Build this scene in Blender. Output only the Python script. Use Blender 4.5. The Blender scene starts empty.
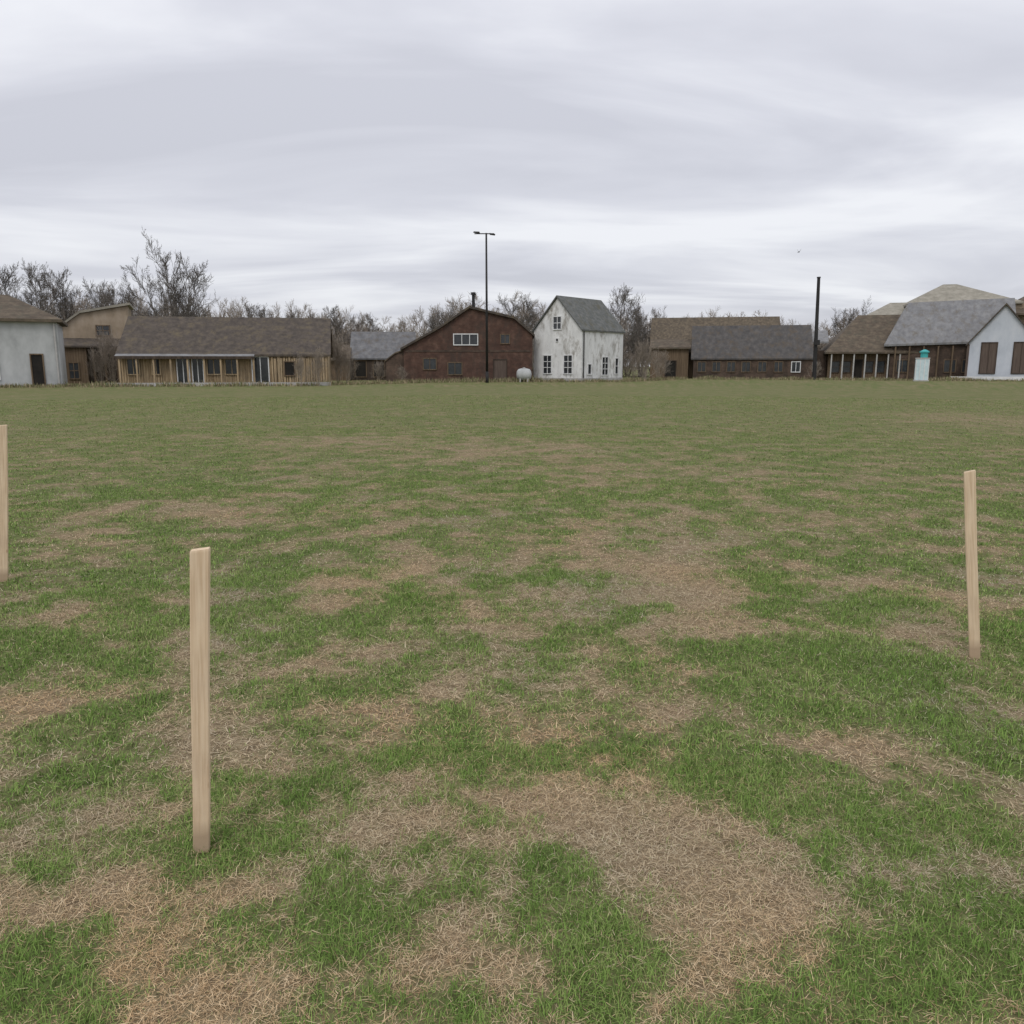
import bpy, math, random
import numpy as np
from mathutils import Vector, Matrix
random.seed(7); rng=np.random.default_rng(11)
scene=bpy.context.scene
COL=scene.collection
# ------------------------------------------------------------------ survey helpers
CAMH=1.5; PITCH=math.radians(10.34); FPX=800.0
C_,S_=math.cos(PITCH),math.sin(PITCH)
def gx(u,D,z=1.5): return (u-512)/FPX*(D*C_-(z-1.5)*S_)
def gz(v,D):
    t=(512-v)/FPX; return CAMH+D*(t*C_-S_)/(C_+t*S_)
def gd(v):
    t=(512-v)/FPX; return -CAMH*(C_+t*S_)/(t*C_-S_)
# ------------------------------------------------------------------ numpy noise
_perm=rng.permutation(512); _g=rng.normal(size=(512,2)); _g/=np.linalg.norm(_g,axis=1)[:,None]
def perlin(x,y):
    xi=np.floor(x).astype(int); yi=np.floor(y).astype(int); xf=x-xi; yf=y-yi
    def gr(i,j):
        h=_perm[(_perm[i&511]+j)&511]; return _g[h]
    def f(t): return t*t*t*(t*(t*6-15)+10)
    u=f(xf); v=f(yf)
    def d(i,j,a,b):
        g=gr(i,j); return g[...,0]*a+g[...,1]*b
    n00=d(xi,yi,xf,yf); n10=d(xi+1,yi,xf-1,yf); n01=d(xi,yi+1,xf,yf-1); n11=d(xi+1,yi+1,xf-1,yf-1)
    return (n00*(1-u)+n10*u)*(1-v)+(n01*(1-u)+n11*u)*v
def fbm(x,y,o=4,g=0.55):
    s=0;a=1;
    for k in range(o):
        s=s+a*perlin(x*2**k+17.3*k,y*2**k-9.1*k); a*=g
    return s
def sstep(a,b,x):
    t=np.clip((x-a)/(b-a),0,1); return t*t*(3-2*t)
BL=[]
def blob(u,v,ru,rv,s):
    d=gd(v); BL.append((gx(u,d,0),d,max(ru*d/FPX,.05),max((gd(v-rv)-gd(v+rv))/2,.05),s))
for b in [(830,610,90,50,.45),(745,700,50,18,.6),(240,622,60,14,.5),(62,645,55,20,.5),(410,745,90,25,.45),(300,740,60,30,.4),(250,800,60,40,.3),
          (90,960,90,50,.35),(930,970,80,35,.65),(600,965,50,50,.5),(850,820,130,30,.4),(500,700,40,22,.3),(640,650,60,16,.35),(320,930,90,40,.3),
          (880,690,90,40,.25),(220,480,160,20,.25),(60,780,60,20,.35),(160,790,90,25,.3),(800,640,60,30,.3),(400,860,60,25,.4),(640,505,90,10,.2),(740,800,60,25,.4),
          (675,860,85,40,-1.05),(525,965,50,30,-.9),(660,560,120,28,-.6),(920,640,60,30,-.75),(830,750,70,16,-.7),(555,800,60,35,-.5),
          (330,712,120,12,-.6),(225,890,70,22,-.6),(40,905,60,22,-.45),(500,450,100,6,-.8),(350,442,60,7,-.7),(980,420,80,9,-.8),(700,470,90,7,-.4),(120,545,80,9,-.4),
          (740,950,90,60,-1.0),(910,880,50,25,-.5),(40,700,60,16,-.4),(420,600,120,14,-.25),(200,510,100,10,-.35),(690,590,60,20,-.35),(60,600,80,12,-.25)]:
    blob(*b)
def green(x,y):
    r=np.hypot(x,y)
    f=fbm(x*2.0+5,y*1.9+3,5,.72)*.66
    f=f+0.30*fbm(x*.5+9,y*.45,2)
    for (bx,by,rx,ry,s) in BL:
        f=f+s*np.exp(-(((x-bx)/rx)**2+((y-by)/ry)**2))*.64
    f=f+0.10
    far=sstep(5,26,r)
    f=f*(1-.5*far)+.11*far
    return sstep(-.48,.48,f)
def height(x,y):
    return 0.02*fbm(x*.5,y*.5,3)*np.clip(1.5-np.hypot(x,y)/60,0,1)
# ------------------------------------------------------------------ materials
def nt(name):
    m=bpy.data.materials.new(name); m.use_nodes=True; n=m.node_tree; n.nodes.clear()
    o=n.nodes.new('ShaderNodeOutputMaterial'); return m,n,o
def L(n,a,b): n.links.new(a,b)
def ramp(n,fac,stops):
    r=n.nodes.new('ShaderNodeValToRGB'); e=r.color_ramp.elements
    while len(e)<len(stops): e.new(0.5)
    for k,(p,c) in enumerate(stops): e[k].position=p; e[k].color=(*c,1)
    L(n,fac,r.inputs[0]); return r.outputs[0]
def surf(name,cols,scale=(1,1,1),nscale=1.0,rough=.85,bump=.3,detail=8,stain=None,boards=None,brick=False,metal=0,spec=.3,bands=None):
    m,n,o=nt(name); p=n.nodes.new('ShaderNodeBsdfPrincipled'); L(n,p.outputs[0],o.inputs[0])
    p.inputs['Roughness'].default_value=rough; p.inputs['Metallic'].default_value=metal
    p.inputs['Specular IOR Level'].default_value=spec
    tc=n.nodes.new('ShaderNodeTexCoord'); mp=n.nodes.new('ShaderNodeMapping'); mp.inputs['Scale'].default_value=scale
    L(n,tc.outputs['Object'],mp.inputs[0])
    no=n.nodes.new('ShaderNodeTexNoise'); no.inputs['Scale'].default_value=nscale; no.inputs['Detail'].default_value=detail; no.inputs['Roughness'].default_value=.65
    L(n,mp.outputs[0],no.inputs['Vector'])
    k=len(cols); c=ramp(n,no.outputs[0],[(.32+.36*i/(k-1),cols[i]) for i in range(k)])
    h=no.outputs[0]
    def mix(fac,a,b,mode='MIX'):
        x=n.nodes.new('ShaderNodeMix'); x.data_type='RGBA'; x.blend_type=mode
        if isinstance(fac,float): x.inputs[0].default_value=fac
        else: L(n,fac,x.inputs[0])
        for s,i in ((a,6),(b,7)):
            if isinstance(s,tuple): x.inputs[i].default_value=(*s,1)
            else: L(n,s,x.inputs[i])
        return x.outputs[2]
    if brick:
        sp=n.nodes.new('ShaderNodeSeparateXYZ'); L(n,tc.outputs['Object'],sp.inputs[0])
        ad=n.nodes.new('ShaderNodeMath'); L(n,sp.outputs[0],ad.inputs[0]); L(n,sp.outputs[1],ad.inputs[1])
        cb=n.nodes.new('ShaderNodeCombineXYZ'); L(n,ad.outputs[0],cb.inputs[0]); L(n,sp.outputs[2],cb.inputs[1])
        br=n.nodes.new('ShaderNodeTexBrick'); br.inputs['Scale'].default_value=2.2; br.inputs['Color1'].default_value=(.8,.8,.8,1); br.inputs['Color2'].default_value=(1.2,1.1,1.1,1); br.inputs['Mortar'].default_value=(1.5,1.5,1.45,1); br.inputs['Mortar Size'].default_value=.015
        L(n,cb.outputs[0],br.inputs['Vector']); c=mix(.7,c,br.outputs[0],'MULTIPLY')
    if boards:
        wv=n.nodes.new('ShaderNodeTexWave'); wv.wave_type='BANDS'; wv.bands_direction=boards[0]; wv.inputs['Scale'].default_value=boards[1]; wv.inputs['Distortion'].default_value=.6; wv.inputs['Detail'].default_value=2
        L(n,tc.outputs['Object'],wv.inputs[0]); f=ramp(n,wv.outputs[0],[(.0,(.5,.46,.42)),(.25,(1,1,1))]); c=mix(.6,c,f,'MULTIPLY')
    if stain:
        n2=n.nodes.new('ShaderNodeTexNoise'); n2.inputs['Scale'].default_value=.9; n2.inputs['Detail'].default_value=10; n2.inputs['Roughness'].default_value=.75
        m2=n.nodes.new('ShaderNodeMapping'); m2.inputs['Scale'].default_value=(1.6,1.6,.7); m2.inputs['Location'].default_value=(3,5,1)
        L(n,tc.outputs['Object'],m2.inputs[0]); L(n,m2.outputs[0],n2.inputs['Vector'])
        f=ramp(n,n2.outputs[0],[(.5,(0,0,0)),(.66,(1,1,1))]); c=mix(f,c,stain)
    L(n,c,p.inputs['Base Color'])
    if bump:
        b=n.nodes.new('ShaderNodeBump'); b.inputs['Strength'].default_value=bump; b.inputs['Distance'].default_value=.03; L(n,h,b.inputs['Height']); L(n,b.outputs[0],p.inputs['Normal'])
    return m
M={}
M['roof_brown']=surf('roof_brown',[(.065,.05,.037),(.105,.082,.06),(.16,.128,.09)],(1,1,2),1.6,stain=(.085,.075,.055))
M['roof_dark']=surf('roof_dark',[(.048,.04,.035),(.075,.062,.052),(.11,.09,.072)],(2,2,1),1.2,stain=(.125,.10,.065))
M['roof_charcoal']=surf('roof_charcoal',[(.055,.052,.052),(.08,.076,.074),(.115,.105,.10)],(2,2,1),1.0,stain=(.10,.08,.06))
M['roof_grey']=surf('roof_grey',[(.10,.10,.105),(.145,.145,.15),(.19,.19,.19)],(2,2,1),.9,stain=(.11,.095,.08))
M['roof_lightgrey']=surf('roof_lightgrey',[(.15,.15,.155),(.20,.20,.205),(.25,.25,.25)],(2,2,1),.9,stain=(.15,.135,.115))
M['roof_slate']=surf('roof_slate',[(.08,.085,.08),(.12,.125,.12),(.17,.17,.16)],(1.5,1.5,2),1.5,stain=(.10,.095,.07))
M['roof_thatch']=surf('roof_thatch',[(.07,.055,.04),(.115,.092,.065),(.17,.135,.095)],(3,3,1),1.2,stain=(.075,.062,.048))
M['roof_tan']=surf('roof_tan',[(.20,.185,.15),(.27,.25,.205),(.34,.315,.265)],(1,1,1),1.2)
M['wood_tan']=surf('wood_tan',[(.25,.18,.105),(.38,.285,.175),(.50,.39,.255)],(5,5,.4),1.4,boards=('X',1.6),stain=(.24,.19,.13))
M['wood_brown']=surf('wood_brown',[(.09,.062,.04),(.14,.10,.065),(.20,.145,.095)],(5,5,.4),1.0,boards=('X',1.5))
M['wood_dark']=surf('wood_dark',[(.035,.026,.02),(.06,.044,.034),(.09,.068,.05)],(4,4,.5),1.0)
M['brick_red']=surf('brick_red',[(.055,.032,.025),(.085,.049,.037),(.13,.08,.06)],(1,1,1),1.3,brick=True,stain=(.06,.044,.036))
M['brick_dark']=surf('brick_dark',[(.04,.03,.024),(.072,.052,.04),(.12,.085,.065)],(1,1,1),1.0,brick=True)
M['plaster']=surf('plaster',[(.56,.56,.55),(.70,.70,.69),(.8,.8,.79)],(1,1,.5),1.2,stain=(.28,.26,.23))
M['plaster_grey']=surf('plaster_grey',[(.32,.33,.33),(.42,.43,.43),(.50,.51,.51)],(1,1,.6),.8)
M['plaster_blue']=surf('plaster_blue',[(.42,.45,.50),(.50,.53,.58),(.57,.59,.63)],(1,1,.6),.8)
M['plaster_tan']=surf('plaster_tan',[(.19,.15,.105),(.29,.23,.165),(.38,.31,.24)],(1,1,.6),.8)
M['paint_white']=surf('paint_white',[(.6,.6,.6),(.75,.75,.75)],(1,1,1),2,rough=.6,bump=.05)
M['concrete']=surf('concrete',[(.34,.33,.32),(.47,.46,.44)],(1,1,1),2)
M['glass']=surf('window_glass',[(.02,.022,.025),(.05,.055,.06)],(1,1,1),1.5,rough=.12,bump=0,spec=.5)
M['opening']=surf('dark_interior',[(.012,.011,.01),(.028,.024,.02)],(1,1,1),1.5,rough=.9,bump=0)
M['iron']=surf('dark_iron',[(.014,.014,.015),(.034,.032,.031)],(1,1,.3),3,rough=.6,bump=.1)
M['door_brown']=surf('door_brown',[(.085,.06,.05),(.13,.10,.08)],(6,6,.5),1.2)
M['teal']=surf('teal_paint',[(.04,.30,.30),(.07,.42,.41)],(1,1,1),3,rough=.5,bump=.05)
M['booth']=surf('booth_panel',[(.44,.56,.60),(.62,.72,.75)],(1,1,1),3,rough=.5,bump=.05)
M['bird']=surf('bird_feathers',[(.02,.02,.02),(.05,.05,.05)],(1,1,1),20,bump=0)
M['bark']=surf('bark_grey',[(.095,.083,.073),(.14,.124,.109),(.20,.178,.157)],(4,4,1),2,bump=0)
M['twig_tan_haze']=surf('twig_tan_haze',[(.22,.185,.15),(.30,.255,.21),(.39,.335,.28)],(1,1,1),.4,bump=0)  # tan twigs, with pale distance haze mixed into the base colour
def stake_mat():
    m,n,o=nt('pine_stake_wood'); p=n.nodes.new('ShaderNodeBsdfPrincipled'); L(n,p.outputs[0],o.inputs[0]); p.inputs['Roughness'].default_value=.75; p.inputs['Specular IOR Level'].default_value=.2
    tc=n.nodes.new('ShaderNodeTexCoord'); mp=n.nodes.new('ShaderNodeMapping'); mp.inputs['Scale'].default_value=(1,1,.035); L(n,tc.outputs['Object'],mp.inputs[0])
    a=n.nodes.new('ShaderNodeTexNoise'); a.inputs['Scale'].default_value=150; a.inputs['Detail'].default_value=6; a.inputs['Distortion'].default_value=.4; L(n,mp.outputs[0],a.inputs['Vector'])
    c=ramp(n,a.outputs[0],[(.3,(.58,.43,.29)),(.5,(.68,.53,.375)),(.72,(.75,.61,.45))])
    b=n.nodes.new('ShaderNodeTexNoise'); b.inputs['Scale'].default_value=5; b.inputs['Detail'].default_value=5; L(n,tc.outputs['Object'],b.inputs['Vector'])
    d=ramp(n,b.outputs[0],[(.35,(.88,.86,.84)),(.65,(1.04,1.03,1.0))])
    x=n.nodes.new('ShaderNodeMix'); x.data_type='RGBA'; x.blend_type='MULTIPLY'; x.inputs[0].default_value=1; L(n,c,x.inputs[6]); L(n,d,x.inputs[7])
    v=n.nodes.new('ShaderNodeTexVoronoi'); v.inputs['Scale'].default_value=7; mv=n.nodes.new('ShaderNodeMapping'); mv.inputs['Scale'].default_value=(1.5,1.5,.7); L(n,tc.outputs['Object'],mv.inputs[0]); L(n,mv.outputs[0],v.inputs['Vector'])
    k=ramp(n,v.outputs['Distance'],[(.04,(.7,.7,.7)),(.09,(0,0,0))])
    y=n.nodes.new('ShaderNodeMix'); y.data_type='RGBA'; L(n,k,y.inputs[0]); L(n,x.outputs[2],y.inputs[6]); y.inputs[7].default_value=(.36,.23,.13,1)
    sp=n.nodes.new('ShaderNodeSeparateXYZ'); L(n,tc.outputs['Object'],sp.inputs[0])
    ad=n.nodes.new('ShaderNodeMath'); ad.operation='MULTIPLY_ADD'; L(n,b.outputs[0],ad.inputs[0]); ad.inputs[1].default_value=-.12; L(n,sp.outputs[2],ad.inputs[2])
    f=ramp(n,ad.outputs[0],[(0,(1,1,1)),(.05,(0,0,0))])
    z=n.nodes.new('ShaderNodeMix'); z.data_type='RGBA'; L(n,f,z.inputs[0]); L(n,y.outputs[2],z.inputs[6]); z.inputs[7].default_value=(.42,.31,.21,1)
    L(n,z.outputs[2],p.inputs['Base Color'])
    bu=n.nodes.new('ShaderNodeBump'); bu.inputs['Strength'].default_value=.3; bu.inputs['Distance'].default_value=.0015; L(n,a.outputs[0],bu.inputs['Height']); L(n,bu.outputs[0],p.inputs['Normal'])
    return m
M['stake']=stake_mat()
# ------------------------------------------------------------------ mesh helpers
def mesh_obj(name,verts,faces,mat,parent=None,smooth=False):
    me=bpy.data.meshes.new(name); me.from_pydata([tuple(v) for v in verts],[],faces); me.update()
    if mat: me.materials.append(mat)
    if smooth:
        me.polygons.foreach_set('use_smooth',[True]*len(me.polygons))
    ob=bpy.data.objects.new(name,me); COL.objects.link(ob)
    if parent: ob.parent=parent
    return ob
class Geo:
    def __init__(s): s.v=[]; s.f=[]
    def box(s,x0,x1,y0,y1,z0,z1):
        b=len(s.v); s.v+=[(x0,y0,z0),(x1,y0,z0),(x1,y1,z0),(x0,y1,z0),(x0,y0,z1),(x1,y0,z1),(x1,y1,z1),(x0,y1,z1)]
        s.f+=[[b+i for i in q] for q in ((0,3,2,1),(4,5,6,7),(0,1,5,4),(1,2,6,5),(2,3,7,6),(3,0,4,7))]
    def prism(s,poly,y0,y1,axis='y'):
        b=len(s.v); n=len(poly)
        for yy in (y0,y1):
            for a,z in poly: s.v.append((a,yy,z) if axis=='y' else (yy,a,z))
        s.f.append([b+i for i in range(n)]); s.f.append([b+n+i for i in reversed(range(n))])
        for i in range(n):
            j=(i+1)%n; s.f.append([b+j,b+i,b+n+i,b+n+j])
    def cyl(s,cx,cy,z0,z1,r0,r1=None,n=12):
        r1=r0 if r1 is None else r1; b=len(s.v)
        for z,r in ((z0,r0),(z1,r1)):
            for k in range(n):
                a=2*math.pi*k/n; s.v.append((cx+r*math.cos(a),cy+r*math.sin(a),z))
        s.f.append([b+i for i in reversed(range(n))]); s.f.append([b+n+i for i in range(n)])
        for i in range(n):
            j=(i+1)%n; s.f.append([b+i,b+j,b+n+j,b+n+i])
    def slab(s,p,t=.18):
        b=len(s.v); n=len(p); s.v+=[tuple(q) for q in p]+[(q[0],q[1],q[2]-t) for q in p]
        s.f.append([b+i for i in range(n)]); s.f.append([b+n+i for i in reversed(range(n))])
        for i in range(n):
            j=(i+1)%n; s.f.append([b+j,b+i,b+n+i,b+n+j])
    def obj(s,name,mat,parent=None,smooth=False): return mesh_obj(name,s.v,s.f,M[mat] if isinstance(mat,str) else mat,parent,smooth)
def empty(name,loc,rot=0):
    e=bpy.data.objects.new(name,None); e.location=loc; e.rotation_euler=(0,0,rot); e.empty_display_size=.5; COL.objects.link(e); return e
def roof_profile(parent,pts,y0,y1,mat,axis='y',t=.16,over=.3,name='roof'):
    g=Geo(); pts=list(pts)
    def ext(a,b):
        d=Vector((a[0]-b[0],a[1]-b[1])).normalized()*over; return (a[0]+d.x,a[1]+d.y)
    e=[ext(pts[0],pts[1])]+pts[1:-1]+[ext(pts[-1],pts[-2])]
    top=[(a,z+t+.02) for a,z in e]; bot=[(a,z+.02) for a,z in reversed(e)]
    g.prism(top+bot,y0-over,y1+over,axis); return g.obj(name,mat,parent)
def walls_profile(parent,pts,y0,y1,mat,axis='y',name='walls',base=-.2):
    g=Geo(); poly=[(pts[0][0],base)]+list(pts)+[(pts[-1][0],base)]; g.prism(poly,y0,y1,axis); return g.obj(name,mat,parent)
def window(parent,xc,zc,w,h,y=0,frame='paint_white',fill='glass',mx=1,mz=1,side=None,name='window',ft=.09):
    gf=Geo(); gg=Geo()
    def bx(g,a0,a1,z0,z1,d0,d1):
        if side is None: g.box(a0,a1,y-d1,y-d0,z0,z1)
        else: g.box(side+d0,side+d1,a0,a1,z0,z1)
    x0,x1,z0,z1=xc-w/2,xc+w/2,zc-h/2,zc+h/2
    bx(gg,x0,x1,z0,z1,-.02,.015)
    bx(gf,x0-ft,x0,z0-ft,z1+ft,.002,.07); bx(gf,x1,x1+ft,z0-ft,z1+ft,.002,.07)
    bx(gf,x0,x1,z1,z1+ft,.002,.07); bx(gf,x0,x1,z0-ft,z0,.002,.1)
    for k in range(1,mx+1):
        a=x0+w*k/(mx+1); bx(gf,a-.03,a+.03,z0,z1,.016,.05)
    for k in range(1,mz+1):
        a=z0+h*k/(mz+1); bx(gf,x0,x1,a-.03,a+.03,.017,.045)
    gg.obj(name+'_pane',fill,parent); gf.obj(name+'_frame',frame,parent)
def hip_roof(parent,x0,x1,y0,y1,ze,zr,ins0,ins1,mat,t=.16,name='roof'):
    ym=(y0+y1)/2; g=Geo()
    A,B,Cc,D_=(x0,y0,ze),(x1,y0,ze),(x1,y1,ze),(x0,y1,ze); R0,R1=(x0+ins0,ym,zr),(x1-ins1,ym,zr)
    g.v=[A,B,Cc,D_,R0,R1]+[(p[0],p[1],p[2]-t) for p in (A,B,Cc,D_)]
    g.f=[[0,1,5,4],[1,2,5],[2,3,4,5],[3,0,4],[9,8,7,6],[1,0,6,7],[2,1,7,8],[3,2,8,9],[0,3,9,6]]
    return g.obj(name,mat,parent)
# ------------------------------------------------------------------ ground
def build_ground():
    th=np.concatenate([np.linspace(math.radians(-50),math.radians(50),620)[:-1],np.linspace(math.radians(50),math.radians(310),60)[:-1]])
    rr=np.concatenate([[0.02],np.geomspace(.5,60,820),np.geomspace(63,2500,60)])
    R,T=np.meshgrid(rr,th,indexing='ij'); X=R*np.sin(T); Y=R*np.cos(T)
    Z=height(X,Y); nr,na=X.shape
    v=np.stack([X,Y,Z],-1).reshape(-1,3)
    i=np.arange(nr-1)[:,None]*na; j=np.arange(na)[None,:]; j2=(j+1)%na
    q=np.stack([i+j,i+na+j,i+na+j2,i+j2],-1).reshape(-1,4)[:, ::-1]
    me=bpy.data.meshes.new('ground'); me.vertices.add(len(v)); me.vertices.foreach_set('co',v.ravel().astype(np.float32))
    me.loops.add(q.size); me.loops.foreach_set('vertex_index',q.ravel().astype(np.int32))
    me.polygons.add(len(q)); me.polygons.foreach_set('loop_start',np.arange(0,q.size,4,dtype=np.int32)); me.polygons.foreach_set('loop_total',np.full(len(q),4,dtype=np.int32))
    me.update(calc_edges=True); me.polygons.foreach_set('use_smooth',np.ones(len(q),bool))
    a=me.attributes.new('greenness','FLOAT','POINT'); a.data.foreach_set('value',green(v[:,0],v[:,1]).astype(np.float32))
    m,n,o=nt('field_turf'); p=n.nodes.new('ShaderNodeBsdfPrincipled'); p.inputs['Roughness'].default_value=.95; p.inputs['Specular IOR Level'].default_value=.05; L(n,p.outputs[0],o.inputs[0])
    tc=n.nodes.new('ShaderNodeTexCoord'); at=n.nodes.new('ShaderNodeAttribute'); at.attribute_name='greenness'
    def noise(s,d=6,r=.6,sc=(1,1,1)):
        mp=n.nodes.new('ShaderNodeMapping'); mp.inputs['Scale'].default_value=sc; L(n,tc.outputs['Object'],mp.inputs[0])
        x=n.nodes.new('ShaderNodeTexNoise'); x.inputs['Scale'].default_value=s; x.inputs['Detail'].default_value=d; x.inputs['Roughness'].default_value=r; L(n,mp.outputs[0],x.inputs['Vector']); return x.outputs[0]
    n1=noise(14,8,.7); n2=noise(2.2,6)
    tan=ramp(n,n1,[(.3,(.14,.10,.064)),(.5,(.25,.19,.12)),(.72,(.37,.29,.19))])
    grn=ramp(n,n1,[(.3,(.07,.085,.03)),(.5,(.115,.14,.05)),(.7,(.17,.19,.075))])
    ma=n.nodes.new('ShaderNodeMath'); ma.operation='MULTIPLY_ADD'; L(n,n2,ma.inputs[0]); ma.inputs[1].default_value=.6; ma.inputs[2].default_value=-.3
    mb=n.nodes.new('ShaderNodeMath'); mb.operation='ADD'; mb.use_clamp=True; L(n,ma.outputs[0],mb.inputs[0]); L(n,at.outputs['Fac'],mb.inputs[1])
    x=n.nodes.new('ShaderNodeMix'); x.data_type='RGBA'; L(n,mb.outputs[0],x.inputs[0]); L(n,tan,x.inputs[6]); L(n,grn,x.inputs[7])
    L(n,x.outputs[2],p.inputs['Base Color'])
    bu=n.nodes.new('ShaderNodeBump'); bu.inputs['Strength'].default_value=.8; bu.inputs['Distance'].default_value=.03; L(n,n1,bu.inputs['Height']); L(n,bu.outputs[0],p.inputs['Normal'])
    me.materials.append(m); ob=bpy.data.objects.new('ground',me); COL.objects.link(ob)
build_ground()
# ------------------------------------------------------------------ grass
def blade_mat():
    m,n,o=nt('grass_blades'); at=n.nodes.new('ShaderNodeAttribute'); at.attribute_name='tint'
    d=n.nodes.new('ShaderNodeBsdfDiffuse'); L(n,at.outputs['Color'],d.inputs[0]); L(n,d.outputs[0],o.inputs[0]); return m
GM=blade_mat()
def blades_mesh(name,root,az,t0,t1,Ln,W,col,az2=None,mat=GM):
    N=len(az); az2=az if az2 is None else az2
    d1=np.stack([np.sin(t0)*np.sin(az),np.sin(t0)*np.cos(az),np.cos(t0)],-1)
    d2=np.stack([np.sin(t1)*np.sin(az2),np.sin(t1)*np.cos(az2),np.cos(t1)],-1)
    mid=root+d1*(Ln*.5)[:,None]; tip=mid+d2*(Ln*.5)[:,None]
    gz0=height(root[:,0],root[:,1])
    mid[:,2]=np.maximum(mid[:,2],gz0+.003); tip[:,2]=np.maximum(tip[:,2],gz0+.003)
    wd=np.stack([np.cos(az),-np.sin(az),np.zeros(N)],-1)*(W/2)[:,None]
    v=np.stack([root-wd,root+wd,mid-wd*.85,mid+wd*.85,tip],1).reshape(-1,3)
    b=np.arange(N)[:,None]*5
    loops=np.concatenate([b+np.array([[0,1,3,2]]),b+np.array([[2,3,4]])],1).ravel()
    ls=(np.arange(N)[:,None]*7+np.array([[0,4]])).ravel(); lt=np.tile([4,3],N)
    me=bpy.data.meshes.new(name); me.vertices.add(len(v)); me.vertices.foreach_set('co',v.ravel().astype(np.float32))
    me.loops.add(len(loops)); me.loops.foreach_set('vertex_index',loops.astype(np.int32))
    me.polygons.add(len(ls)); me.polygons.foreach_set('loop_start',ls.astype(np.int32)); me.polygons.foreach_set('loop_total',lt.astype(np.int32))
    me.update(calc_edges=True)
    c=np.ones((N,5,4),np.float32); c[:,:,:3]=col[:,None,:]
    a=me.attributes.new('tint','FLOAT_COLOR','POINT'); a.data.foreach_set('color',c.ravel())
    me.materials.append(mat); ob=bpy.data.objects.new(name,me); COL.objects.link(ob); return ob
GREENS=np.array([[.125,.205,.05],[.17,.27,.065],[.22,.32,.085],[.28,.35,.12],[.35,.375,.155]])
STRAWS=np.array([[.30,.215,.13],[.47,.36,.225],[.60,.475,.31],[.70,.585,.41],[.39,.295,.19]])
def build_grass():
    def ring(r0,r1,dens,w,hs):
        A=math.radians(90)/2; n=int(dens*A*(r1**2-r0**2)); r=np.sqrt(rng.uniform(r0**2,r1**2,n)); a=rng.uniform(-A,A,n)
        return r*np.sin(a),r*np.cos(a),np.full(n,w),np.full(n,hs)
    parts=[ring(.9,3,26000,.0018,1),ring(3,6,10500,.0027,1),ring(6,11,3000,.0048,.9),ring(11,20,800,.009,.8),ring(20,42,170,.02,.75)]
    x,y,w,hs=[np.concatenate(k) for k in zip(*parts)]
    m=green(x,y); r=np.hypot(x,y)
    fine=fbm(x*8,y*8,3)
    pg=np.clip(.06+.80*sstep(.10,.90,m+fine*.34),0,.86)
    isg=rng.random(len(x))<pg
    z=height(x,y)-.003
    def sel(k): return x[k],y[k],z[k],w[k],hs[k],m[k],fine[k]
    gxx,gyy,gzz,gw,gh,gm,gf=sel(isg); n=len(gxx)
    ln=(.014+.026*rng.random(n))*(.5+.8*gm+.8*np.clip(gf,-.5,.9))*gh
    t0=np.abs(rng.normal(.6,.4,n)); t1=t0+rng.uniform(.1,1.1,n); az=rng.uniform(0,2*math.pi,n)
    pal=GREENS[np.clip((rng.normal(1.8,1.1,n)+fbm(gxx*1.7,gyy*1.7,2)*1.6-(gm-.6)*2.2).round().astype(int),0,4)]*rng.uniform(.8,1.2,(n,1))
    fl=(.55*sstep(5,24,np.hypot(gxx,gyy)))[:,None]; pal=pal*(1-fl)+np.array([[.215,.245,.10]])*fl
    blades_mesh('grass',np.stack([gxx,gyy,gzz],-1),az,t0,np.minimum(t1,2.0),ln,gw*rng.uniform(.7,1.3,n),pal)
    sx,sy,sz,sw,sh,sm,sf=sel(~isg); n=len(sx)
    ln=(.016+.045*rng.random(n)**1.9)*sh
    t0=np.clip(rng.normal(1.38,.18,n),.4,1.6); t1=np.clip(rng.normal(1.55,.3,n),.5,2.1); az=rng.uniform(0,2*math.pi,n)
    up=rng.random(n)**2*.011+.003
    pal=STRAWS[np.clip(rng.normal(1.5,1.15,n).round().astype(int),0,4)]*rng.uniform(.75,1.12,(n,1))
    warm=fbm(sx*.8+40,sy*.8,2)[:,None]+.25*np.exp(-(((sx-.55)/.7)**2+((sy-2.1)/.7)**2))[:,None]; pal=pal*(1+warm*np.array([[.24,.04,-.16]]))
    fl=(.55*sstep(5,24,np.hypot(sx,sy)))[:,None]; pal=pal*(1-fl)+np.array([[.32,.285,.165]])*fl
    blades_mesh('dry_grass',np.stack([sx,sy,sz+up],-1),az,t0,t1,ln,sw*.78*rng.uniform(.5,1.15,n),pal,az2=az+rng.normal(0,.6,n))
build_grass()
def verge():
    n=60000; x=rng.uniform(-62,72,n); f=fbm(x*.12,x*0+3,3)
    base=np.interp(x,[-62,-34,-16,-5,10,20,45,72],[48,59,63,78,78,94,84,74])
    y=base+rng.normal(0,1.0,n); keep=fbm(x*.5,y*.5,3)>-.12; x=x[keep];y=y[keep]; n=len(x)
    ln=.12+.36*rng.random(n)**2*(1+1.2*np.clip(fbm(x*.25,y*.25,2),-.5,1))
    c=np.array([[.30,.25,.16]])*rng.uniform(.6,1.3,(n,1)); g=rng.random(n)<.35; c[g]=np.array([.18,.20,.09])*rng.uniform(.7,1.2,(g.sum(),1))
    t0=np.abs(rng.normal(.15,.2,n)); blades_mesh('dry_weeds',np.stack([x,y,x*0-.02],-1),rng.uniform(0,6.28,n),t0,t0+.3,ln,np.full(n,.05),c)
verge()
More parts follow.
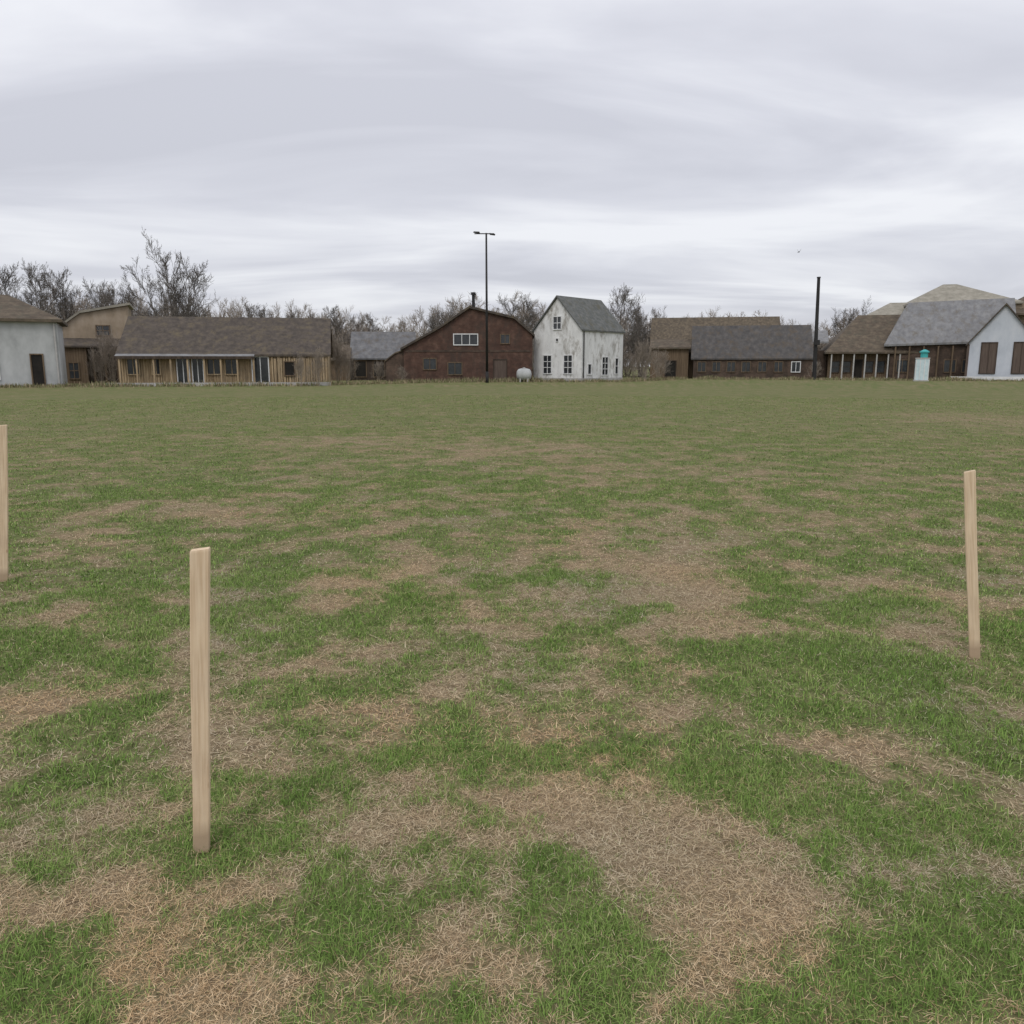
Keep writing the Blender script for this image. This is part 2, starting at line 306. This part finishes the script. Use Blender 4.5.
# ------------------------------------------------------------------ stakes
def stake(ub,vb,ut,vt,wpx,yaw=0.1,tap=.12):
    d=gd(vb); X0=gx(ub,d,0)
    zt=gz(vt,d); X1=gx(ut,d,zt); w=wpx/FPX*(d*C_+1.0*S_)
    h=w/2; t=w*.3; rows=14
    vs=[];fs=[]
    c=.05*w
    ring=[(-h+c,-t),(h-c,-t),(h,-t+c),(h,t-c),(h-c,t),(-h+c,t),(-h,t-c),(-h,-t+c)]
    zs=[-.12]+[zt*k/rows for k in range(rows)]+[zt-.006,zt]
    for i,z in enumerate(zs):
        s=(1 if i<len(zs)-1 else .94)*(1-tap*(1-max(z,0)/zt))
        wob=.0012*math.sin(z*7+ub)
        for a,bb in ring: vs.append((a*s+wob,bb*s,z+ (0.004*a/h if i>=len(zs)-2 else 0)))
    nn=8
    for i in range(len(zs)-1):
        for k in range(nn):
            k2=(k+1)%nn; fs.append([i*nn+k,i*nn+k2,(i+1)*nn+k2,(i+1)*nn+k])
    fs.append([ (len(zs)-1)*nn+k for k in range(nn)]); fs.append([k for k in reversed(range(nn))])
    ob=mesh_obj('wooden_stake',vs,fs,M['stake']); ob.location=(X0,d,0); ob.rotation_euler=(0,math.atan2(X1-X0,zt),yaw)
    return ob
stake(201.5,850,198.6,549.5,18,.24)
stake(974.5,658,972.5,471,10.2,-.42,.05)
stake(3.5,582,-.5,425,9,.45,.05)
# ------------------------------------------------------------------ buildings
def B_left_house():
    D=60; W=11.0; e=empty('grey_house',(gx(61,D),D,0),math.radians(26))
    ze=gz(321,D); zr=gz(295,D+2)
    g=Geo(); g.box(-W,0,0,7,-.2,ze-.02); g.obj('walls','plaster_grey',e)
    hip_roof(e,-W-.4,.4,-.4,7.4,ze+.1,zr,2.2,3.6,'roof_brown',.2)
    for xc in (-4.4,-8.3): window(e,xc,1.7,.9,2.2,0)
    window(e,-1.5,1.2,.7,2.2,0,frame='wood_brown',fill='opening',mx=0,mz=0,name='door')
    g=Geo(); g.box(-W+.1,-W+.9,3.2,3.8,zr-1.0,zr+.3); g.obj('chimney','brick_dark',e)
    g=Geo(); g.cyl(-.2,-.1,0,ze-.1,.06); g.obj('drainpipe','concrete',e)
B_left_house()
def B_tan():
    D=72; w=gx(124,D)-gx(64,D); e=empty('timber_outbuilding',(gx(66,D),D,0),math.radians(22))
    pts=[(0,gz(326,D)),(w*.28,gz(313,D)),(w,gz(304,D))]
    walls_profile(e,pts,0,6,M['plaster_tan']); roof_profile(e,pts,0,6,M['roof_tan'],t=.2,over=.25)
    z=gz(346,D)
    g=Geo(); g.slab([(-.4,-2.0,z),(w+.2,-2.0,z),(w+.2,-.01,z+.7),(-.4,-.01,z+.7)],.15); g.obj('lean_to_roof','roof_dark',e)
    g=Geo(); g.box(-.2,w*.35,-1.7,-.02,-.2,z-.1); g.obj('lean_to_wall','wood_brown',e)
    g=Geo(); g.box(w*.38,w,-.5,-.02,-.2,z-.1); g.obj('lean_to_back','wood_dark',e)
    g=Geo()
    for q in (.45,.62,.8,.98): g.box(w*q-.08,w*q+.08,-1.8,-1.65,-.2,z-.1)
    g.obj('posts','wood_brown',e)
    window(e,w*.15,1.1,.7,1.3,-1.7,frame='wood_brown',name='window')
    window(e,w*.6,gz(330,D),1.0,.8,0,frame='wood_brown',name='upper_window')
B_tan()
def B_long_barn():
    D=62; x0=gx(121,D); W=15.4; e=empty('long_timber_barn',(x0,D,0),math.radians(11))
    ze=gz(354,D+1); zr=gz(316.5,D+5)
    walls_profile(e,[(0,ze),(4.2,zr-.2),(8.4,ze)],.0,W,M['wood_tan'],axis='x')
    roof_profile(e,[(0,ze),(4.2,zr-.2),(8.4,ze)],0.1,W-.1,M['roof_dark'],axis='x',over=.35,name='roof')
    g=Geo(); g.slab([(-.2,-.9,ze-.2),(W*.64,-.9,ze-.2),(W*.64,-.36,ze+.0),(-.2,-.36,ze+.0)],.1); g.obj('eave_canopy','roof_lightgrey',e)
    g=Geo(); g.box(-.2,W*.64,-.94,-.901,ze-.38,ze-.17); g.obj('fascia','wood_dark',e)
    g=Geo()
    for i in range(9):
        xx=.1+i*(W*.63)/8; g.box(xx-.06,xx+.06,-.85,-.73,0,ze-.32)
    g.obj('canopy_posts','wood_tan',e)
    g=Geo()
    for i in range(90):
        xx=.12+i*W/90+random.uniform(-.04,.04); g.box(xx-.03,xx+.03,-.05,-.003,.0,ze-.1-random.uniform(0,.15))
    g.obj('battens','wood_tan',e)
    s=W/208
    for u0,u1 in ((177,188),(192,202),(252,268)):
        window(e,((u0+u1)/2-122)*s,1.2,(u1-u0)*s,1.95,-.06,frame='paint_white',mx=1,mz=0,name='glazed_door',ft=.07)
    for u,wd in ((134,.8),(213,.9),(231,.9),(156,.5)): window(e,(u-122)*s,1.45,wd,1.1,-.06,frame='wood_tan',fill='glass',mx=1,mz=0,name='window')
    for u in (290,): window(e,(u-122)*s,1.3,.7,1.0,-.2,frame='wood_brown',fill='opening',mx=0,mz=0,name='screen_opening')
    g=Geo(); xx=W*.72
    while xx<W-.15:
        ww=random.uniform(.1,.2); g.box(xx,xx+ww,-.17-random.random()*.03,-.06,.02,ze-random.uniform(.15,.35)); xx+=ww+random.uniform(.01,.08)
    g.obj('plank_screen','wood_tan',e)
    g=Geo(); g.box(-.6,W+.2,-1.9,-1.65,-.1,.26); g.obj('kerb','concrete',e)
B_long_barn()
def B_low_sheds():
    D=86; e=empty('low_grey_roof_shed',(gx(332,D),D,0),math.radians(6)); s=.1065
    X=lambda u:(u-332)*s
    ze=gz(358,D); zr=gz(333,D+3)
    walls_profile(e,[(0,ze),(3.5,zr),(7,ze)],X(352),X(412),M['wood_dark'],axis='x'); roof_profile(e,[(0,ze),(3.5,zr),(7,ze)],X(352),X(412),M['roof_grey'],axis='x')
    q=[(-1,gz(360,D)),(1.8,gz(346,D)),(4,gz(360,D))]
    walls_profile(e,q,X(326),X(350),M['wood_brown'],axis='x',name='annex_walls'); roof_profile(e,q,X(326),X(348),M['roof_brown'],axis='x',name='annex_roof')
    for u in (360,378,394): window(e,X(u),1.2,1.1,1.6,0,frame='wood_brown',fill='opening',mx=0,mz=0,name='opening')
B_low_sheds()
def B_brick():
    D=80; e=empty('brick_house',(gx(470,D),D,0)); s=.0988; X=lambda u:(u-470)*s; Z=lambda v:gz(v,D)
    pts=[(X(404),Z(349)),(X(440),Z(329)),(X(470),Z(308.5)),(X(514),Z(319)),(X(532),Z(335))]
    walls_profile(e,pts,0,9,M['brick_red']); roof_profile(e,pts,0,9,M['roof_dark'],t=.22,over=.3)
    window(e,X(466),Z(339.5),X(478)-X(455),.95,0,mx=2,mz=0)
    window(e,X(505),Z(339),.8,.8,0,frame='wood_brown',mx=1,mz=0,name='side_window')
    window(e,X(430),Z(364),1.2,1.0,0,frame='wood_brown',mx=1,mz=0,name='low_window')
    window(e,X(500),1.1,1.2,2.0,0,frame='wood_dark',fill='door_brown',mx=0,mz=0,name='door')
    window(e,X(455),1.25,1.3,1.1,0,frame='wood_brown',mx=1,mz=0,name='low_window_b')
    g=Geo(); g.box(X(406),X(530),-.04,-.003,Z(352),Z(350)); g.obj('string_course','brick_dark',e)
    g=Geo(); g.cyl(X(473),2,Z(312),Z(293),.17,.15); g.cyl(X(473),2,Z(293),Z(290.5),.26,.22); g.obj('flue','iron',e)
    p2=[(X(386),Z(361)),(X(395),Z(354)),(X(403.5),Z(351))]
    walls_profile(e,p2,.3,7,M['brick_dark'],name='wing_walls'); roof_profile(e,p2,.3,7,M['roof_brown'],t=.12,over=.15,name='wing_roof')
B_brick()
def B_white():
    D=78; th=math.radians(40); e=empty('white_house',(gx(581.5,D),D,0),-th); w=5.85; l=7.3
    ze=gz(330.5,D+2); zr=gz(299.5,D+4.5)
    pts=[(-w,ze),(-w/2,zr),(0,ze)]
    walls_profile(e,pts,0,l,M['plaster']); roof_profile(e,pts,0,l,M['roof_slate'],t=.16,over=.22)
    window(e,-w*.5,gz(323,80),.9,1.15,0)
    window(e,-w*.7,1.65,.95,1.7,0,mz=2); window(e,-w*.27,1.65,.95,1.7,0,mz=2)
    window(e,-w*.5,4.0,.25,.25,0,fill='opening',mx=0,mz=0,name='vent',ft=.04)
    window(e,l*.55,1.5,1.0,1.7,side=0,mz=2,name='side_window'); window(e,l*.84,1.5,.5,1.5,side=0,mz=1,mx=0,name='side_window_b')
    window(e,l*.18,1.2,.5,.9,side=0,mz=0,mx=0,name='side_window_c')
    g=Geo(); g.box(-w-.05,.05,-.05,l+.05,-.2,.35); g.obj('plinth','concrete',e)
    g=Geo(); g.cyl(.08,.25,.36,ze-.1,.05); g.obj('drainpipe','iron',e)
B_white()
def B_barn():
    D=99; s=.1225; e=empty('brick_barn',(gx(650,D),D,0),math.radians(-12)); X=lambda u:(u-650)*s; Z=lambda v,d=0:gz(v,D-2+d)
    p=[(3,Z(352)),(8,Z(318.5,8)),(13,Z(352))]
    walls_profile(e,p,X(650),X(775),M['wood_brown'],axis='x',name='rear_walls'); roof_profile(e,p,X(650),X(775),M['roof_thatch'],axis='x',name='rear_roof')
    g=Geo(); g.box(X(650),X(687),1.0,2.9,-.2,Z(347)); g.obj('left_wall','wood_brown',e)
    g=Geo(); g.slab([(X(649),.6,Z(347)),(X(689),.6,Z(347)),(X(689),3.2,Z(338)),(X(649),3.2,Z(338))],.2); g.obj('left_roof','roof_brown',e)
    p=[(0,Z(358)),(3.4,Z(327,3)),(6.8,Z(358))]
    walls_profile(e,p,X(692),X(803),M['brick_dark'],axis='x'); roof_profile(e,p,X(692),X(801),M['roof_charcoal'],axis='x')
    for u in (700,714,728,742,757,772,788): window(e,X(u),1.4,.9,1.1,0,frame='wood_brown' if u!=788 else 'paint_white',mx=1,mz=0)
    window(e,X(670),1.2,1.2,1.8,1.0,frame='wood_dark',fill='opening',mx=0,mz=0,name='door')
B_barn()
def B_brown_hall():
    D=97; s=.1225; x0=gx(808,D); e=empty('brown_roof_hall',(x0,D,0),math.radians(-15)); X=lambda u:(u-808)*s; Z=lambda v,d=0:gz(v,D-2+d)
    g=Geo(); g.box(X(826),X(895),0,8,-.2,Z(351)); g.obj('walls','wood_brown',e)
    hip_roof(e,X(822),X(925),-1.2,9.2,Z(352),Z(315,4),4.0,1.0,'roof_brown',.2)
    g=Geo(); g.box(X(806),X(825.5),1,6,-.2,Z(350)); g.obj('annex_walls','brick_dark',e)
    g=Geo(); g.slab([(X(802),.6,Z(341)),(X(826),.6,Z(341)),(X(828),5,Z(328)),(X(804),5,Z(328))],.2); g.obj('annex_roof','roof_lightgrey',e)
    g=Geo()
    for u in (828,838,848,858,868,878,888): g.box(X(u)-.07,X(u)+.07,-1.1,-.95,-.1,Z(354))
    g.obj('porch_posts','concrete',e)
    for u in (833,843,863,873): window(e,X(u),1.4,.8,1.2,0,frame='wood_dark',mx=0,mz=1)
    window(e,X(853),1.15,.9,2.1,0,frame='wood_dark',fill='opening',mx=0,mz=0,name='door')
    window(e,X(813),1.4,.8,1.0,1.0,frame='paint_white',mx=1,mz=0,name='annex_window')
B_brown_hall()
def B_grey_hall():
    D=94; s=.121; e=empty('grey_roof_hall',(gx(887,D),D,0),math.radians(-22)); X=lambda u:(u-887)*s; Z=lambda v,d=0:gz(v,D-2+d)
    g=Geo(); g.box(X(889),X(992),0,8,-.2,Z(344)); g.obj('walls','brick_dark',e)
    g=Geo(); A=(X(883),-.5,Z(344)); B_=(X(992),-.5,Z(341)); Cc=(X(992),8.4,Z(341)); D_=(X(883),8.4,Z(344)); R0=(X(903),4,Z(302,4)); R1=(X(992),4,Z(300,4))
    g.v=[A,B_,Cc,D_,R0,R1]+[(p[0],p[1],p[2]-.22) for p in (A,B_,Cc,D_)]
    g.f=[[0,1,5,4],[1,2,5],[2,3,4,5],[3,0,4],[9,8,7,6],[1,0,6,7],[2,1,7,8],[3,2,8,9],[0,3,9,6]]; g.obj('roof','roof_lightgrey',e)
    for u in (900,940,955): window(e,X(u),1.5,1.1,1.3,0,frame='wood_brown',mx=1,mz=0)
    g=Geo()
    for u in (893,905,917,929,941,953,965): g.box(X(u)-.08,X(u)+.08,-.4,-.24,-.1,Z(346))
    g.obj('porch_posts','wood_brown',e)
B_grey_hall()
def B_back_hip():
    D=110; s=.139; e=empty('tan_roof_house',(gx(905,D),D,0),math.radians(-16)); X=lambda u:(u-905)*s; Z=lambda v,d=0:gz(v,D-3+d)
    g=Geo(); g.box(X(908),X(1080),0,11,-.2,Z(303)); g.obj('walls','plaster_tan',e)
    hip_roof(e,X(902),X(1000),-.5,11.5,Z(302),Z(283,5),X(940)-X(902),X(1000)-X(952),'roof_tan',.25)
    hip_roof(e,X(985),X(1095),-1.5,10,Z(314),Z(297,5),3.5,3.5,'roof_brown',.25,name='east_roof')
    hip_roof(e,X(866),X(935),-.5,8,Z(314),Z(301,4),3.5,3.0,'roof_tan',.25,name='west_roof')
    g=Geo(); g.box(X(869),X(907.5),0.1,7.5,-.2,Z(314.5)); g.obj('west_walls','plaster_tan',e)
B_back_hip()
def B_white_gable():
    D=85; s=.112; e=empty('white_gable_house',(gx(1001,D),D,0),math.radians(-28)); X=lambda u:(u-1001)*s; Z=lambda v:gz(v,D)
    p=[(X(973),Z(343)),(X(1000),Z(305)),(X(1028),Z(343))]
    walls_profile(e,p,0,9,M['plaster_blue']); roof_profile(e,p,0,9,M['roof_dark'],t=.2,over=.3)
    for u in (990,1016): window(e,X(u),gz(358,D),1.35,3.1,0,frame='wood_dark',fill='door_brown',mx=1,mz=0,name='door')
    g=Geo(); g.box(X(973)-.12,X(973)+.1,-.05,-.003,-.1,Z(344)); g.obj('corner_board','door_brown',e)
    g=Geo(); g.box(X(960),X(1060),-1.6,-1.2,-.1,.42); g.obj('kerb','paint_white',e)
    p=[(X(1032),Z(340)),(X(1060),Z(303)),(X(1100),Z(340))]
    walls_profile(e,p,2,11,M['brick_dark'],name='side_walls'); roof_profile(e,p,2,11,M['roof_brown'],t=.2,over=.3,name='side_roof')
B_white_gable()
# ------------------------------------------------------------------ street furniture
def lamp_post():
    D=74; e=empty('street_lamp',(gx(487,D),D,0)); zt=gz(233,D); g=Geo(); g.cyl(0,0,-.2,1.0,.15,.14); g.cyl(0,0,1.0,zt,.12,.08); g.obj('pole','iron',e,True)
    g=Geo(); g.box(-1.05,.7,-.04,.04,zt-.1,zt-.02); g.obj('crossarm','iron',e)
    g=Geo(); g.prism([(-1.15,zt+.04),(-1.1,zt+.12),(-.6,zt+.10),(-.55,zt-.02)],-.14,.14); g.prism([(.3,zt-.01),(.3,zt-.14),(.75,zt-.2),(.8,zt-.1)],-.14,.14); g.obj('lamp_heads','iron',e)
lamp_post()
def black_pole():
    D=88; e=empty('utility_pole',(gx(815,D),D,0)); zt=gz(278,D); e.rotation_euler=(0,math.radians(-1.2),0); g=Geo(); g.cyl(0,0,-.2,zt,.22,.16,14); g.cyl(0,0,zt,zt+.12,.21,.19,14); g.obj('pole','iron',e)
    g=Geo(); g.box(-.3,.3,-.4,-.2,gz(345,D),gz(340,D)); g.obj('junction_box','iron',e)
black_pole()
def booth():
    D=82; e=empty('ticket_booth',(gx(922,D),D,0),math.radians(-22)); Z=lambda v:gz(v,D)
    g=Geo(); g.box(-.6,.6,-.5,.5,.12,Z(359)); g.obj('body','booth',e)
    g=Geo(); g.box(-.68,.68,-.58,.58,-.1,.12); g.box(-.64,.64,-.54,.54,Z(359),Z(358)+.03); g.obj('trim','concrete',e)
    g=Geo()
    for xx in (-.58,-.2,.2,.58): g.box(xx-.035,xx+.035,-.54,-.502,.14,Z(360))
    g.obj('ribs','paint_white',e)
    g=Geo(); z0=Z(358)+.04; g.cyl(.12,0,z0,z0+.5,.34,.34,16); g.cyl(.12,0,z0+.5,z0+.62,.46,.44,16); g.cyl(.12,0,z0+.62,z0+.8,.42,.1,16); g.obj('cap','teal',e,False)
booth()
def tank():
    D=77; e=empty('water_tank',(gx(524,D),D,0)); e.scale=(.85,.85,.85); n=20; prof=[(-.85,.0),(-.8,.35),(-.62,.58),(-.3,.66),(.3,.66),(.62,.58),(.8,.35),(.85,.0)]
    vs=[];fs=[]
    for x,r in prof:
        for k in range(n):
            a=2*math.pi*k/n; vs.append((x,max(r,.01)*math.cos(a),.85+max(r,.01)*math.sin(a)))
    for i in range(len(prof)-1):
        for k in range(n): fs.append([i*n+k,i*n+(k+1)%n,(i+1)*n+(k+1)%n,(i+1)*n+k])
    mesh_obj('tank_body',vs,fs,M['plaster_grey'],e,True)
    g=Geo(); g.box(-.5,-.35,-.45,.45,-.05,.45); g.box(.35,.5,-.45,.45,-.05,.45); g.cyl(0,0,1.48,1.62,.15); g.obj('cradle','concrete',e)
tank()
def bird():
    D=38; x,z=gx(792,D),gz(252,D); vs=[(0,-.12,0),(0,.13,.01),(-.03,0,.02),(.03,0,.02),(0,0,-.03),(-.10,-.02,.14),(.09,-.03,.16),(-.02,.06,.01),(.02,.06,.01),(-.03,.2,.0),(.03,.2,.0)]
    fs=[[0,2,4],[0,4,3],[0,3,2],[1,4,2],[1,3,4],[1,2,3],[2,7,5],[3,6,8],[1,9,10]]
    ob=mesh_obj('flying_bird',vs,fs,M['bird']); ob.location=(x,D,z)
bird()
# ------------------------------------------------------------------ trees
def tree_geo(seed,H=12,spread=.8,trunk=.25,levels=4,kids=(11,8,6,4),up=.25,multi=1,crown0=.22,twr=.014,div=.35,fall=.65):
    R=random.Random(seed); V=[];F=[]
    def tube(pts,rs,n):
        b0=len(V)
        for i,(p,r) in enumerate(zip(pts,rs)):
            d=(pts[min(i+1,len(pts)-1)]-pts[max(i-1,0)]).normalized(); a=d.orthogonal().normalized(); c=d.cross(a)
            for k in range(n):
                t=2*math.pi*k/n; V.append(p+a*(r*math.cos(t))+c*(r*math.sin(t)))
        for i in range(len(pts)-1):
            for k in range(n):
                k2=(k+1)%n; F.append((b0+i*n+k,b0+i*n+k2,b0+(i+1)*n+k2,b0+(i+1)*n+k))
    def grow(p,d,Ln,r,lv):
        ns=(8,6,4,3,2)[lv]; pts=[p.copy()]; rs=[r]; q=p.copy(); dd=d.copy()
        for i in range(ns):
            dd=(dd+Vector((R.gauss(0,1),R.gauss(0,1),R.gauss(0,1)))*(.05 if lv==0 else .16)+Vector((0,0,up*(.35 if lv else .1)))).normalized()
            q=q+dd*(Ln/ns); pts.append(q.copy()); rs.append(max(r*(1-.85*(i+1)/ns),twr*.6))
        tube(pts,rs,(8,5,4,3,3)[lv])
        if lv>=levels: return
        nk=kids[lv]
        for k in range(nk):
            f=(crown0+(1-crown0)*(k+R.random())/nk) if lv==0 else (.2+.8*(k+R.random())/nk)
            f=min(f,.99); i=int(f*ns); t=f*ns-i; pp=pts[i].lerp(pts[i+1],t); rr=rs[i]*(1-t)+rs[i+1]*t
            ax=(pts[i+1]-pts[i]).normalized(); o=ax.orthogonal().normalized(); o=Matrix.Rotation(R.uniform(0,6.283),3,ax)@o
            ang=R.uniform(.5,1.05) if lv==0 else R.uniform(.35,.95)
            nd=(ax*math.cos(ang)+o*math.sin(ang)).normalized()
            if lv==0: cl=Ln*.46*spread*(1.2-fall*f)*R.uniform(.8,1.15)
            else: cl=Ln*(.62-.2*f)*R.uniform(.7,1.2)
            grow(pp,nd,cl,max(min(rr*.65,r*.5),twr),lv+1)
    for k in range(multi):
        a=R.uniform(0,1)+k*6.283/multi; s=0 if multi==1 else div*R.uniform(.4,1.1)
        grow(Vector((math.cos(a)*s*.6,math.sin(a)*s*.6,-.1)),Vector((math.cos(a)*s,math.sin(a)*s,1)).normalized(),H*R.uniform(.8,1),trunk,0)
    return np.array([tuple(v) for v in V]),np.array(F)
def np_mesh(name,v,f,mat):
    me=bpy.data.meshes.new(name); me.vertices.add(len(v)); me.vertices.foreach_set('co',v.ravel().astype(np.float32)); me.loops.add(f.size); me.loops.foreach_set('vertex_index',f.ravel().astype(np.int32))
    me.polygons.add(len(f)); me.polygons.foreach_set('loop_start',np.arange(0,f.size,4,dtype=np.int32)); me.polygons.foreach_set('loop_total',np.full(len(f),4,dtype=np.int32)); me.update(calc_edges=True); me.materials.append(mat); return me
G1=tree_geo(3,12,.85,.2,4,(9,7,6,3),twr=.022,multi=5,div=.42,crown0=.2,fall=.5,up=.3); G2=tree_geo(8,12,.8,.2,4,(12,8,6,4),up=.35,twr=.022); G3=tree_geo(21,12,1.1,.2,4,(9,8,6,4),up=.15,multi=2,twr=.022)
D1=tree_geo(33,12,.9,.16,3,(9,8,9),twr=.029,multi=3,fall=.45); D2=tree_geo(38,12,.85,.16,3,(9,9,9),up=.3,twr=.029,multi=3,fall=.45)
G4=tree_geo(31,4,1.6,.05,3,(6,6,6),up=.3,multi=6,crown0=.05,twr=.014)
meshes=[np_mesh('tree_mesh',*g,M['bark']) for g in (G1,G2,G3)]
def tree(u,D,vtop,k,wx=1,name='bare_tree'):
    h=gz(vtop,D); s=h/ (G1,G2,G3)[k][0][:,2].max(); ob=bpy.data.objects.new(name,meshes[k]); COL.objects.link(ob); ob.location=(gx(u,D),D,0); ob.scale=(s*wx,s*wx,s); ob.rotation_euler=(0,0,random.uniform(0,6)); return ob
tree(181,92,230,0,.72)
tree(-6,88,231,0,.7); tree(48,92,260,2,.7); tree(76,95,266,1,.75); tree(24,98,280,0,.7); tree(622,105,284,2,.8); tree(640,112,294,0,.7); tree(850,125,296,0,.7); tree(442,105,298,0,.7); tree(520,108,292,2,.9); tree(462,115,296,0,.7)
tree(112,90,278,2,.8); tree(128,96,274,0,.6); tree(340,112,304,1,.9); tree(366,118,312,2,.9); tree(300,110,301,0,.8); tree(262,112,302,2,.9)
def mass(name,items,mat):
    vs=[];fs=[];b=0
    for (g,x,y,sx,sz,rot) in items:
        v=g[0].copy(); c,s=math.cos(rot),math.sin(rot); w=np.stack([(v[:,0]*c-v[:,1]*s)*sx+x,(v[:,0]*s+v[:,1]*c)*sx+y,v[:,2]*sz],-1); vs.append(w); fs.append(g[1]+b); b+=len(w)
    ob=bpy.data.objects.new(name,np_mesh(name,np.concatenate(vs),np.concatenate(fs),mat)); COL.objects.link(ob); return ob
items=[]
prof=[(-150,280),(40,288),(125,286),(230,297),(300,298),(350,303),(400,322),(440,301),(470,292),(530,292),(560,310),(610,301),(650,308),(700,309),(760,308),(800,320),(850,303),(900,312),(1100,306)]
pu=[p[0] for p in prof]; pv=[p[1] for p in prof]
for i in range(76):
    u=-140+i*16.3+random.uniform(-8,8); D=random.uniform(118,160); v=np.interp(u,pu,pv)+random.uniform(-4,10)
    h=gz(v,D); g=random.choice((D1,D2)); s=h/g[0][:,2].max(); items.append((g,gx(u,D),D,s*random.uniform(.8,1.2),s,random.uniform(0,6)))
mass('distant_tree_line',items,M['twig_tan_haze'])
items=[]
for i in range(120):
    x=-110+i*2+random.uniform(-1,1); D=random.uniform(112,124); s=random.uniform(.8,1.4)*1.0; items.append((G4,x,D,s*1.4,s,random.uniform(0,6)))
mass('distant_hedge',items,M['twig_tan_haze'])
gm=G4[0][:,2].max()
SM=np_mesh('shrub_mesh',*G4,M['twig_tan_haze'])
def shrub(u,D,vtop,wx=1):
    h=gz(vtop,D); s=h/gm; ob=bpy.data.objects.new('bare_shrub',SM); COL.objects.link(ob); ob.location=(gx(u,D),D,0); ob.scale=(s*wx,s*wx,s); ob.rotation_euler=(0,0,random.uniform(0,6))
for a in [(338,72,332,.7),(347,70,342,.6),(645,84,334,.8),(634,86,348,.7),(658,90,346,.9),(112,68,322,.7),(100,66,342,.7),(300,60.5,350,.6),(318,62,344,.5),(378,82,358,.9),(815,92,358,.7),(402,78,364,.7)]: shrub(*a)
# ------------------------------------------------------------------ world, sun, camera
w=bpy.data.worlds.new('World'); scene.world=w; w.use_nodes=True; n=w.node_tree; n.nodes.clear()
out=n.nodes.new('ShaderNodeOutputWorld'); bg=n.nodes.new('ShaderNodeBackground'); bg.inputs[1].default_value=.1; L(n,bg.outputs[0],out.inputs[0])
sky=n.nodes.new('ShaderNodeTexSky'); sky.sky_type='NISHITA'; sky.sun_disc=False; sky.sun_elevation=math.radians(50); sky.sun_rotation=math.radians(200)
tc=n.nodes.new('ShaderNodeTexCoord'); sp=n.nodes.new('ShaderNodeSeparateXYZ'); L(n,tc.outputs['Generated'],sp.inputs[0])
def mth(op,a,b=None,clamp=False):
    x=n.nodes.new('ShaderNodeMath'); x.operation=op; x.use_clamp=clamp
    for k,s in enumerate((a,b)):
        if s is None: continue
        if isinstance(s,(int,float)): x.inputs[k].default_value=s
        else: L(n,s,x.inputs[k])
    return x.outputs[0]
zz=mth('ADD',mth('MAXIMUM',sp.outputs[2],0.0),.12)
cb=n.nodes.new('ShaderNodeCombineXYZ'); L(n,mth('DIVIDE',sp.outputs[0],zz),cb.inputs[0]); L(n,mth('DIVIDE',sp.outputs[1],zz),cb.inputs[1])
mp=n.nodes.new('ShaderNodeMapping'); mp.inputs['Scale'].default_value=(.6,1.15,1); mp.inputs['Rotation'].default_value=(0,0,math.radians(-8)); mp.inputs['Location'].default_value=(2.7,1.1,0); L(n,cb.outputs[0],mp.inputs[0])
c1=n.nodes.new('ShaderNodeTexNoise'); c1.inputs['Scale'].default_value=.9; c1.inputs['Detail'].default_value=6; c1.inputs['Roughness'].default_value=.5; c1.inputs['Distortion'].default_value=.6; L(n,mp.outputs[0],c1.inputs['Vector'])
cc=ramp(n,c1.outputs[0],[(.36,(6.2,6.3,6.95)),(.46,(7.0,7.1,7.75)),(.54,(8.0,8.1,8.65)),(.63,(9.1,9.2,9.6))])
gr=mth('ADD',mth('MULTIPLY',mth('MAXIMUM',sp.outputs[2],0.0),.45),.92)
sc=n.nodes.new('ShaderNodeVectorMath'); sc.operation='SCALE'; L(n,cc,sc.inputs[0]); L(n,gr,sc.inputs['Scale'])
mx=n.nodes.new('ShaderNodeMix'); mx.data_type='RGBA'; mx.inputs[0].default_value=.93; L(n,sky.outputs[0],mx.inputs[6]); L(n,sc.outputs[0],mx.inputs[7]); L(n,mx.outputs[2],bg.inputs[0])
sl=bpy.data.lights.new('sun','SUN'); sl.energy=1.05; sl.angle=math.radians(25); sl.color=(1,.96,.89); so=bpy.data.objects.new('sun',sl); COL.objects.link(so)
so.rotation_euler=(math.radians(40),0,math.radians(-20))
cam=bpy.data.cameras.new('camera'); cam.sensor_width=36; cam.lens=FPX/1024*36; cam.clip_start=.05; cam.clip_end=6000
co=bpy.data.objects.new('camera',cam); COL.objects.link(co); co.location=(0,0,CAMH); co.rotation_euler=(math.radians(90)-PITCH,0,0); scene.camera=co
scene.view_settings.view_transform='Standard'; scene.view_settings.look='None'; scene.view_settings.exposure=0
